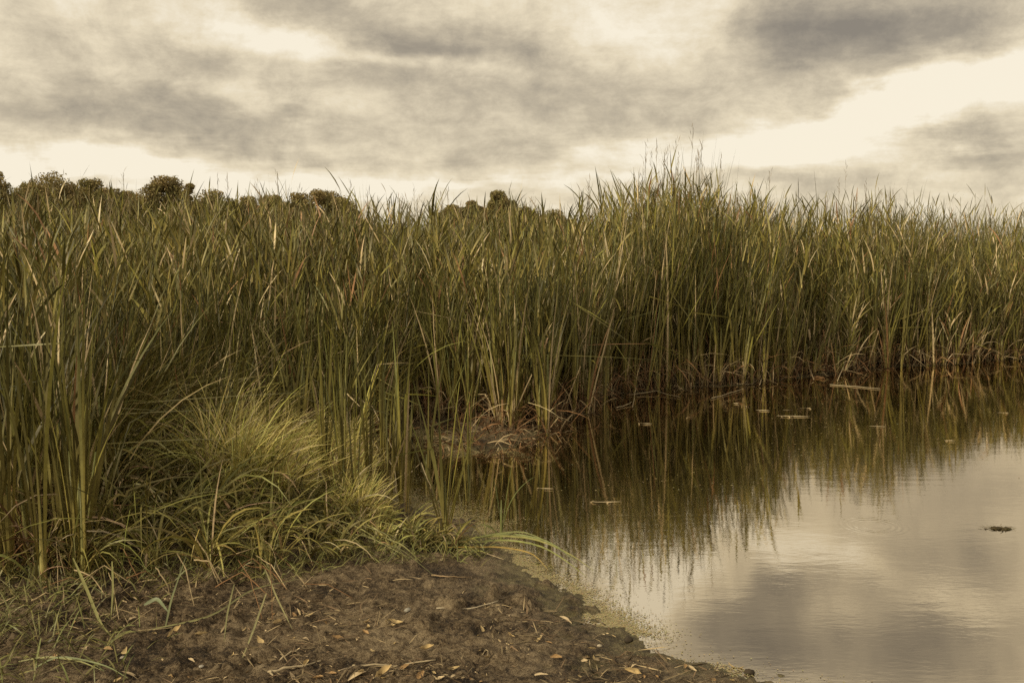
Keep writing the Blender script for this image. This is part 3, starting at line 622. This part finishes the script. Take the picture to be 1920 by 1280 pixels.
# ---------------------------------------------------------------- sticks and dead stems
def stick(name, pts, r, c, label, group=None, cat='stick', lifts=None):
    P = np.array([at(a, b, 0.) for a, b in pts]); P[:, 2] += np.array(lifts if lifts is not None else [r * .8] * len(pts))
    m = len(P); t = np.linspace(0, 1, 9); u = np.linspace(0, 1, m); S_ = np.stack([np.interp(t, u, P[:, k]) for k in range(3)], 1); o0 = S_[0].copy()
    S_ += rng.normal(0, r * .5, S_.shape); S_[:, 2] = np.maximum(S_[:, 2], 0.001); S_ = S_ - o0
    mb = MB(); tube(mb, S_, r * (1 - .35 * t) * (1 + .15 * rng.normal(0, 1, 9)), c, 7); o = mb.build(name, M_dry); o.location = o0; return tag(o, label, cat, group)
PALE = (.42, .34, .22)
stick('stick', [(508, 1268), (555, 1255), (600, 1241)], .006, PALE, 'pale split stick lying at the bottom of the mud')
stick('stick', [(502, 1257), (506, 1268), (512, 1274)], .005, PALE, 'short broken end standing beside the pale split stick')
stick('stick', [(602, 1242), (630, 1248), (664, 1252)], .0028, (.30, .24, .17), 'thin grey stick joining the two pale sticks on the mud')
stick('stick', [(664, 1249), (740, 1238), (816, 1234)], .0045, PALE, 'long straight pale stick on the mud at the bottom')
stick('stick', [(818, 1143), (880, 1141), (935, 1134)], .0035, (.38, .32, .23), 'thin pale stick lying on the mud at its middle')
stick('stick', [(524, 1230), (545, 1223), (564, 1216)], .004, PALE, 'short straight pale stick at the left of the mud')
stick('stick', [(905, 1220), (912, 1228), (918, 1238)], .0028, (.34, .27, .17), 'small thin twig right of the yellow leaf')
stick('stick', [(810, 1080), (840, 1082), (880, 1083)], .0035, (.34, .24, .14), 'reddish straw stick along the grass foot')
stick('stick', [(740, 1078), (780, 1080), (815, 1084)], .003, (.34, .26, .16), 'thin straw stick pointing at the reddish one')
stick('stick', [(235, 1036), (255, 1030), (275, 1024)], .006, (.36, .22, .11), 'orange brown broken stalk inside the dark grass', lifts=[.10, .13, .16])
stick('stick', [(258, 1188), (300, 1180), (350, 1172)], .003, (.30, .24, .13), 'thin straw stalk under the long grey green blade')
DS = [((1110, 632), (1180, 668), (1232, 718), [1.0, .55, .02]), ((1150, 650), (1200, 690), (1240, 722), [.5, .25, .01]), ((1196, 700), (1215, 708), (1232, 716), [.12, .08, .02]),
      ((1288, 720), (1300, 711), (1304, 702), [.01, .10, .20]), ((1310, 722), (1322, 708), (1330, 695), [.01, .14, .28]), ((1424, 724), (1432, 712), (1438, 702), [.01, .10, .20]),
      ((1140, 734), (1175, 731), (1215, 727), [.01, .02, .02]), ((1180, 742), (1230, 738), (1275, 746), [.01, .03, .01]), ((1334, 748), (1370, 738), (1395, 730), [.01, .01, .01]),
      ((1285, 720), (1310, 723), (1345, 722), [.01, .02, .02]), ((1380, 722), (1410, 722), (1440, 708), [.01, .01, .1]), ((1390, 724), (1412, 718), (1430, 708), [.02, .05, .10]),
      ((1186, 766), (1190, 752), (1193, 742), [.01, .06, .11]), ((1155, 766), (1172, 762), (1185, 757), [.01, .01, .02]), ((1570, 716), (1582, 700), (1598, 678), [.01, .1, .25]),
      ((1492, 672), (1510, 692), (1526, 714), [.3, .15, .01]), ((1556, 722), (1590, 724), (1650, 730), [.006, .006, .006]), ((1600, 690), (1640, 688), (1680, 684), [.01, .02, .01]),
      ((1000, 640), (1040, 640), (1075, 660), [.9, .7, .4]), ((820, 758), (870, 775), (950, 800), [.55, .30, .05]), ((900, 790), (960, 778), (1040, 785), [.05, .07, .02]),
      ((645, 818), (700, 840), (760, 905), [.40, .32, .05]), ((700, 880), (740, 905), (745, 935), [.2, .1, .01]), ((755, 930), (790, 905), (815, 935), [.10, .14, .02])]
WHERE = ['long straw stem, uppermost of the bunch slanting to the far waterline', 'straw stem slanting under the longest one at the far waterline', 'short end of straw in front of the slanting bunch',
  'short stub tilted right left of the bushy waterline cattail', 'pale stem tilted right at the foot of the bushy waterline cattail', 'short stem tilted right at the foot of the straight thick cattail',
  'pale reed piece lying flat left of the slanting bunch', 'bowed grey reed lying on water near the twisted snag', 'pale reed piece floating in front of the bushy waterline cattail',
  'straw lying flat left of the bushy waterline cattail', 'curved stem lying left of the straight thick cattail', 'upper crossed stick left of the straight thick cattail', 'small upright snag standing in the water near the far bank',
  'short branch at the foot of the small upright snag', 'stout pale stem tilted right below the dark hollow', 'long stem tilted left of the dark hollow', 'straw floating in front of the right leaning reddish cattail', 'straw on the shore at the right far bank',
  'bent pale stem over the muddy point', 'yellow stem hanging into the inlet behind the biggest fan', 'pale bowed reed at the tip of the muddy point', 'broken pale stem across the back of the inlet', 'pale stem dipping beside the yellow footed cattail', 'bent straw between the yellow footed cattail and the biggest fan']
for (a, b, c, lf), lab in zip(DS, WHERE):
    stick('dead_stem', [a, b, c], .0045 if b[1] < 800 else .004, np.array(PALE) * (.8 + .4 * rng.random()), lab, 'dead stems at the waterline', 'dead stem', lifts=lf)
# straw tangle at the left front edge
for k in range(46):
    a = 20 + rng.random() * 560; b = 1050 + rng.random() * 85 - (a - 20) * .03; ang = rng.normal(0, .6); l = 40 + 90 * rng.random(); h0 = .03 + .12 * rng.random()
    c = np.array(STRAW if rng.random() < .6 else RUST) * (.6 + .6 * rng.random())
    nm = ['at the left edge', 'left of the dark hollow in the grass', 'under the dark grass', 'at the right end of the straw tangle'][min(3, int(a / 150))]
    stick('dead_stem', [(a, b), (a + l * .5 * math.cos(ang), b + l * .3 * math.sin(ang)), (a + l * math.cos(ang), b + l * .6 * math.sin(ang))], .0016 + .0016 * rng.random(), c * .8,
          ('straw coloured' if c[1] > .2 else 'rusty brown') + ' dead stem in the tangle ' + nm, 'dead stems in the tangle ' + nm, 'dead stem', lifts=[h0 * (rng.random() > .4) + .01, h0, .01])

# ---------------------------------------------------------------- fallen leaves, pebbles, floating bits
def dry_leaf_mesh(v):
    r = np.random.default_rng(900 + v); n = 9; t = np.linspace(0, 1, n); Ls = 1.0; w = (.30 + .16 * r.random()) * np.sin(np.pi * np.clip(t, .03, .98)) ** .8 * (1 + .3 * r.normal(0, .4, n))
    curl = r.normal(0, .9); x = (t - .5) * Ls; z = .16 * r.normal(0, 1) * np.sin(t * 3.1) + .06 + .10 * np.abs(curl) * (t - .5) ** 2 * 4
    y = .10 * r.normal(0, 1) * np.sin(t * 3.14); V = []
    for i in range(n):
        for s in (-1, -.5, 0, .5, 1): V.append((x[i], y[i] + s * w[i] * .5, max(z[i] + (.22 + .25 * abs(curl)) * w[i] * s * s + .1 * curl * s * w[i], .0)))
    V = np.array(V); q = [(i * 5 + j, i * 5 + j + 1, (i + 1) * 5 + j + 1, (i + 1) * 5 + j) for i in range(n - 1) for j in range(4)]
    c = [np.array((.44, .33, .17)), np.array((.36, .23, .11)), np.array((.55, .43, .27)), np.array((.46, .34, .17))][v % 4]
    me = mesh_np('fallen_leaf', V, np.array(q), np.broadcast_to(c, V.shape) * (.7 + .5 * r.random((len(V), 1)))); me.materials.append(M_dry); return me
LM = [dry_leaf_mesh(v) for v in range(12)]
KIND = ['tan', 'brown', 'pale cream', 'yellowish']
def put_leaf(px_, py_, size, v, label, group, rz=None):
    p = at(px_, py_, .003); o = bpy.data.objects.new('fallen_leaf', LM[v]); col.objects.link(o); o.location = tuple(p); o.scale = (size,) * 3
    o.rotation_euler = (rng.normal(0, .35), rng.normal(0, .3), rng.random() * 6.28 if rz is None else rz); return tag(o, label, 'leaf', group)
for (a, b, s, v, rz, lab) in [(800, 1222, .075, 3, .5, 'yellow curled leaf with a point on the middle of the mud'), (740, 1172, .085, 0, -.2, 'plump tan dead leaf left of the mud centre'), (1060, 1168, .075, 2, -.5, 'pale curled leaf on the mud close to the water'),
        (1188, 1264, .080, 3, -.5, 'yellow rolled leaf at the bottom near the pond'), (1012, 1270, .085, 2, -.3, 'cream dead leaf at the bottom centre right'), (1008, 1204, .065, 0, .2, 'slim tan leaf right of the mud centre'), (1120, 1240, .065, 2, .8, 'pale leaf tilted on the lower right mud'),
        (720, 1265, .095, 3, .8, 'long yellowish leaf at the bottom left of centre'), (670, 1272, .09, 2, .6, 'pale twisted leaf cut by the bottom edge'), (1108, 1226, .055, 0, .9, 'small tan leaf above the tilted pale one'), (625, 1086, .075, 2, .4, 'cream dead leaf lying on the top of the mud by the grass'),
        (160, 1248 - 28, .05, 2, .4, 'cream leaf on dark mud in the left'), (330, 1196, .08, 3, .7, 'bright yellow tan leaf on the left mud'), (1380, 1252, .075, 0, -.2, 'tan leaf at the water film near the bottom right'), (245, 1272, .10, 2, -.15, 'long cream leaf at the bottom left edge')]:
    put_leaf(a, b, s * .8, v, lab, None, rz)
cnt = 0
while cnt < 150:
    a = rng.random() * 1450; b = 1075 + rng.random() ** .7 * 205
    p = at(a, b)
    if sdist(p[:1], p[1:2])[0] < .04: continue
    if a < 500 and b < 1150: continue
    if rng.random() > np.clip(.35 + 2.2 * fbm(p[0], p[1], 3.1, 2), .04, 1): continue
    v = int(rng.integers(12)); nm = 'at the left under the grass' if a < 350 else ('left of the bare mud patch' if a < 620 else ('on the middle of the mud' if a < 950 else 'on the right mud near the pond'))
    row = 'bottom edge' if b > 1230 else ('lower half' if b > 1160 else 'upper part')
    put_leaf(a, b, .014 + .042 * rng.random() ** 2.2, v, f'small {KIND[v % 4]} dead leaf {nm}, {row}', f'small dead leaves {nm}, {row}'); cnt += 1
def pebble(px_, py_, s, c, label, flat=.5):
    ph = np.linspace(0, 2 * np.pi, 12, endpoint=False); mb = []; V = []
    r = rng.random(12) * .2 + .9
    for k, e in enumerate(np.linspace(-1.2, 1.5, 7)): V += [(math.cos(e) * math.cos(a) * r[i] * s, math.cos(e) * math.sin(a) * r[i] * s * .75, math.sin(e) * s * flat) for i, a in enumerate(ph)]
    q = [(k * 12 + i, k * 12 + (i + 1) % 12, (k + 1) * 12 + (i + 1) % 12, (k + 1) * 12 + i) for k in range(6) for i in range(12)]
    q += [(72, 72 + i, 72 + i + 1, 72 + i + 1 + (1 if i + 2 < 12 else 0)) for i in (1, 3, 5, 7, 9)]
    V = np.array(V); V += rng.normal(0, s * .04, V.shape); o = link('pebble', mesh_np('pebble', V, np.array(q), np.broadcast_to(np.array(c), V.shape) * (.8 + .4 * rng.random((len(V), 1)))), M_stone)
    o.location = tuple(at(px_, py_, s * flat * .45)); o.rotation_euler.z = rng.random() * 6; return tag(o, label, 'pebble')
pebble(764, 1148, .017, (.26, .24, .20), 'pale grey angular pebble on the upper middle mud'); pebble(96, 1197, .013, (.26, .24, .20), 'rounded pale pebble on the left mud under the grass')
pebble(378, 1261, .010, (.36, .33, .28), 'small white pebble at the bottom left'); pebble(230, 1232, .011, (.30, .27, .22), 'white grey pebble below the left leaves'); pebble(1124, 1211, .012, (.35, .30, .22), 'tiny tan pebble on the right mud')
for (a, b, s, lab) in [(1095, 1188, .016, 'dark round clod of mud right of the mud centre'), (1178, 1199, .022, 'dark lump of mud close to the pond edge'), (1405, 1262, .02, 'black clod lying in the edge film at the bottom right'), (884, 977, .022, 'dark clod standing in the shallows right of the biggest cattail'), (866, 1146, .02, 'dark clod under the thin pale stick')]:
    o = pebble(a, b, s, (.04, .03, .02), lab, .6); o.name = 'mud_clod'; o['category'] = 'mud clod'
# floating pieces of dead reed
FL = [(1478, 770, .10, 'cream reed scrap floating left of a wider pale one on the dark reflection'), (1515, 766, .16, 'widest pale scrap floating before the far waterline'), (1487, 781, .30, 'long thin straw floating on the dark reflection'), (1380, 757, .06, 'small pale scrap floating in front of the bushy waterline cattail'),
      (1402, 763, .06, 'small tan scrap right of the pale scrap before the far bank'), (1295, 784, .07, 'pale scrap floating alone in the dark water'), (1430, 770, .13, 'thin pale scrap left of the cream ones'), (1645, 800, .14, 'dull scrap floating on the dark reflection at the right'),
      (1780, 827, .08, 'faint scrap floating under the right bank'), (1025, 917, .09, 'pale curled scrap floating in the dark shallows'), (1210, 795, .12, 'thin bowed scrap floating below the twisted snag'), (1880, 775, .10, 'scrap floating near the right edge'), (1140, 943, .18, 'thin grey scum patch on the water at the reed tips')]
for (a, b, l, lab) in FL:
    mb = MB(); p = ground(a, b); t = np.linspace(-.5, .5, 7); pts = np.stack([t * l, .02 * rng.normal(0, 1, 7) * l, .004 + 0 * t], 1)
    w = l * .045 if l < .25 else .006
    blades(mb, pts[:1], 1.57 + rng.normal(0, .12), 1.57, l, .02, max(w, .008), np.array(PALE) * .9, np.array(PALE) * 1.1, 6, roll=.1)
    for _ in range(3): blades(mb, [(l * rng.normal(0, .22), l * rng.normal(0, .06), .004)], rng.random() * 6.28, 1.5, l * (.15 + .3 * rng.random()), .2, .006 + .006 * rng.random(), np.array(PALE) * .8, np.array(STRAW) * .7, 4, np.array([.5]), .5, roll=.3)
    o = mb.build('floating_scrap', M_dry); o.location = (p[0], p[1], .004); tag(o, lab, 'floating debris')
# clump of weed and mud breaking the surface at the right
mb = MB(); n = 70; p = ground(1874, 991)
for k in range(9):
    a = rng.random() * 6.28; rr = .025 * rng.random(); s = .008 + .012 * rng.random()
    tube(mb, [(-s + rr * math.cos(a) * 2, rr * math.sin(a), 0), (rr * math.cos(a) * 2, rr * math.sin(a), s * .6), (s * 1.5 + rr * math.cos(a) * 2, rr * math.sin(a), 0)], [s * .4, s * .7, s * .3], (.05, .038, .02), 6)
blades(mb, np.stack([rng.normal(0, .032, n), rng.normal(0, .015, n), np.full(n, .006)], 1), rng.random(n) * 6.28, 1.3 + .25 * rng.random(n), .02 + .04 * rng.random(n), .3, .004, vary((.11, .09, .04), n), vary((.14, .11, .05), n), 3)
o = mb.build('weed_clump', M_dry); o.location = (p[0], p[1], .001); o.scale = (1.1, 1, .55); tag(o, 'brown clump of weed and mud breaking the water surface at the right', 'weed clump')
# duckweed and specks
dw = MB()
def specks(x, y, r, c):
    n = len(x); ph = np.linspace(0, 2 * np.pi, 4, endpoint=False) + .4
    V = np.stack([x[:, None] + r[:, None] * np.cos(ph) * (1 + .0 * ph), y[:, None] + r[:, None] * np.sin(ph), np.full((n, 4), .002) + .0015 * rng.random((n, 1))], 2).reshape(-1, 3)
    dw.add(V, np.arange(4 * n).reshape(-1, 4), np.repeat(c, 4, axis=0))
for a_, b_ in zip(SH[:21], SH[1:22]):
    ln = np.hypot(*(b_ - a_)); n = int(ln * 34000); t_ = rng.random(n)[:, None]; e_ = (b_ - a_) / ln; q_ = a_ + (b_ - a_) * t_ + np.array([e_[1], -e_[0]]) * (rng.normal(0, .10 if b_[1] < 5.4 else .20, n))[:, None] + rng.normal(0, .02, (n, 2))
    x, y = q_[:, 0], q_[:, 1]; d = sdist(x, y); zt = terrain(x, y)
    k = (zt < .002) & (rng.random(n) < np.clip(.75 + 2.6 * fbm(x + 5, y, 3.5, 3), .05, 1) * np.exp(-(np.maximum(-d, 0) / (.09 if b_[1] < 5.4 else .25)))); x, y = x[k], y[k]
    specks(x, y, .0016 + .0028 * rng.random(len(x)) ** 1.5, vary((.34, .285, .15), len(x)))
n = 16000; x = rng.random(n) * 9 - 1; y = 5.5 + rng.random(n) * 8; d = sdist(x, y); px, py = pix(x, y, 0)
k = (d < 0) & (((rng.random(n) < .28 * np.clip(.2 + 2 * fbm(x, y, .8, 3), 0, 1)) & (py < 920)) | ((d > -.35) & (rng.random(n) < .8 * np.clip(fbm(x, y, 2, 3) * 3, 0, 1)))); x, y = x[k], y[k]
specks(x, y, .003 + .006 * rng.random(len(x)) ** 2, vary((.30, .25, .13), len(x)))
tag(dw.build('duckweed', M_weed), 'yellowish duckweed film and specks along the water edge', 'duckweed', kind='stuff')

# ---------------------------------------------------------------- trees beyond the bed
def tree(px_, top, halfw, dist, lab, name='broadleaf_tree', dens=1.0):
    x = (px_ - CX) / F * dist; H = CAMH + (HY - top + 4) / F * dist; rw = halfw * 1.15 / F * dist
    root = empty(name, (x, dist, 0)); tag(root, lab, 'tree', 'trees beyond the reed bed')
    tk = MB(); tube(tk, [(0, 0, -.2), (.05, 0, H * .3), (0, .1, H * .6), (.1, 0, H * .85)], [H * .035, H * .028, H * .018, H * .006], (.09, .07, .05), 8)
    for k in range(7):
        a = rng.random() * 6.28; z = H * (.25 + .4 * rng.random()); tube(tk, [(0, 0, z), (math.sin(a) * rw * .35, math.cos(a) * rw * .35, z + H * .12), (math.sin(a) * rw * .7, math.cos(a) * rw * .7, z + H * .22)], [H * .014, H * .009, H * .003], (.09, .07, .05), 6)
    tk.build('trunk', M_bark, root)
    cm = MB(); nb = int(40 * dens) + 8; V, C = [], []
    for b in range(nb):
        u = rng.random() * 2 - 1; vv = (rng.random() * 2 - 1) * .8; e = rng.random() ** .7; n = 460
        br = min(rw, H) * (.22 + .20 * rng.random()); topz = H * (1.02 - .24 * u * u - .10 * rng.random()) - br * .7
        if b < 2: u = rng.normal(0, .15); topz = H - br * .8; e = 1
        c = np.array([u * rw, vv * rw * .6, H * .30 + (topz - H * .30) * e])
        v = rng.normal(0, 1, (n, 3)); v /= np.linalg.norm(v, axis=1, keepdims=True); P = c + v * br * (.3 + .85 * rng.random((n, 1)) ** .8) * np.array([1, 1, .75])
        s = (.0011 * dist * (.7 + .7 * rng.random((n, 1)))); u1 = rng.normal(0, 1, (n, 3)); u1 /= np.linalg.norm(u1, axis=1, keepdims=True); u2 = np.cross(u1, rng.normal(0, 1, (n, 3))); u2 /= np.linalg.norm(u2, axis=1, keepdims=True)
        V.append(np.stack([P - u1 * s, P - u2 * s * .6, P + u1 * s, P + u2 * s * .6], 1).reshape(-1, 3)); cc = vary((.24, .195, .08), 1, .2, .05); C.append(np.repeat(cc * (.88 + .24 * rng.random((n, 1))), 4, axis=0))
    V = np.concatenate(V); cm.add(V, np.arange(len(V)).reshape(-1, 4), np.concatenate(C)); o = cm.build('crown', M_tree, root)
TR = [(-10, 324, 45, 62, 'dark tree cut by the left edge'), (62, 346, 45, 70, 'low rounded tree right of the one at the left edge'), (118, 329, 72, 66, 'widest dark tree at the left behind the reeds'), (172, 340, 34, 64, 'tree on the right shoulder of the widest one'), (210, 358, 40, 72, 'low tree right of the widest one'),
      (252, 364, 36, 80, 'small tree filling the dip before the round one'), (318, 335, 46, 66, 'round topped tree standing highest left of centre'), (360, 350, 16, 64, 'small loose tree touching the round topped one'), (420, 361, 50, 74, 'low flat topped tree right of the small loose one'), (468, 372, 34, 80, 'lowest tree between two flat topped ones'),
      (508, 370, 34, 78, 'small rounded tree in the middle of the left row'), (560, 366, 40, 76, 'rounded tree left of the last one in the left row'), (612, 361, 48, 70, 'broad tree ending the left row'), (650, 378, 26, 76, 'low bush tree at the right end of the left row'),
      (848, 388, 26, 84, 'small tree starting the middle group'), (885, 381, 30, 80, 'middle tree left of the tallest in the middle group'), (937, 365, 34, 74, 'tallest tree of the middle group with a ragged top'), (985, 393, 34, 88, 'low tree right of the tallest in the middle group'), (1030, 398, 42, 90, 'lowest flat tree ending the middle group')]
for a in TR: tree(*a)
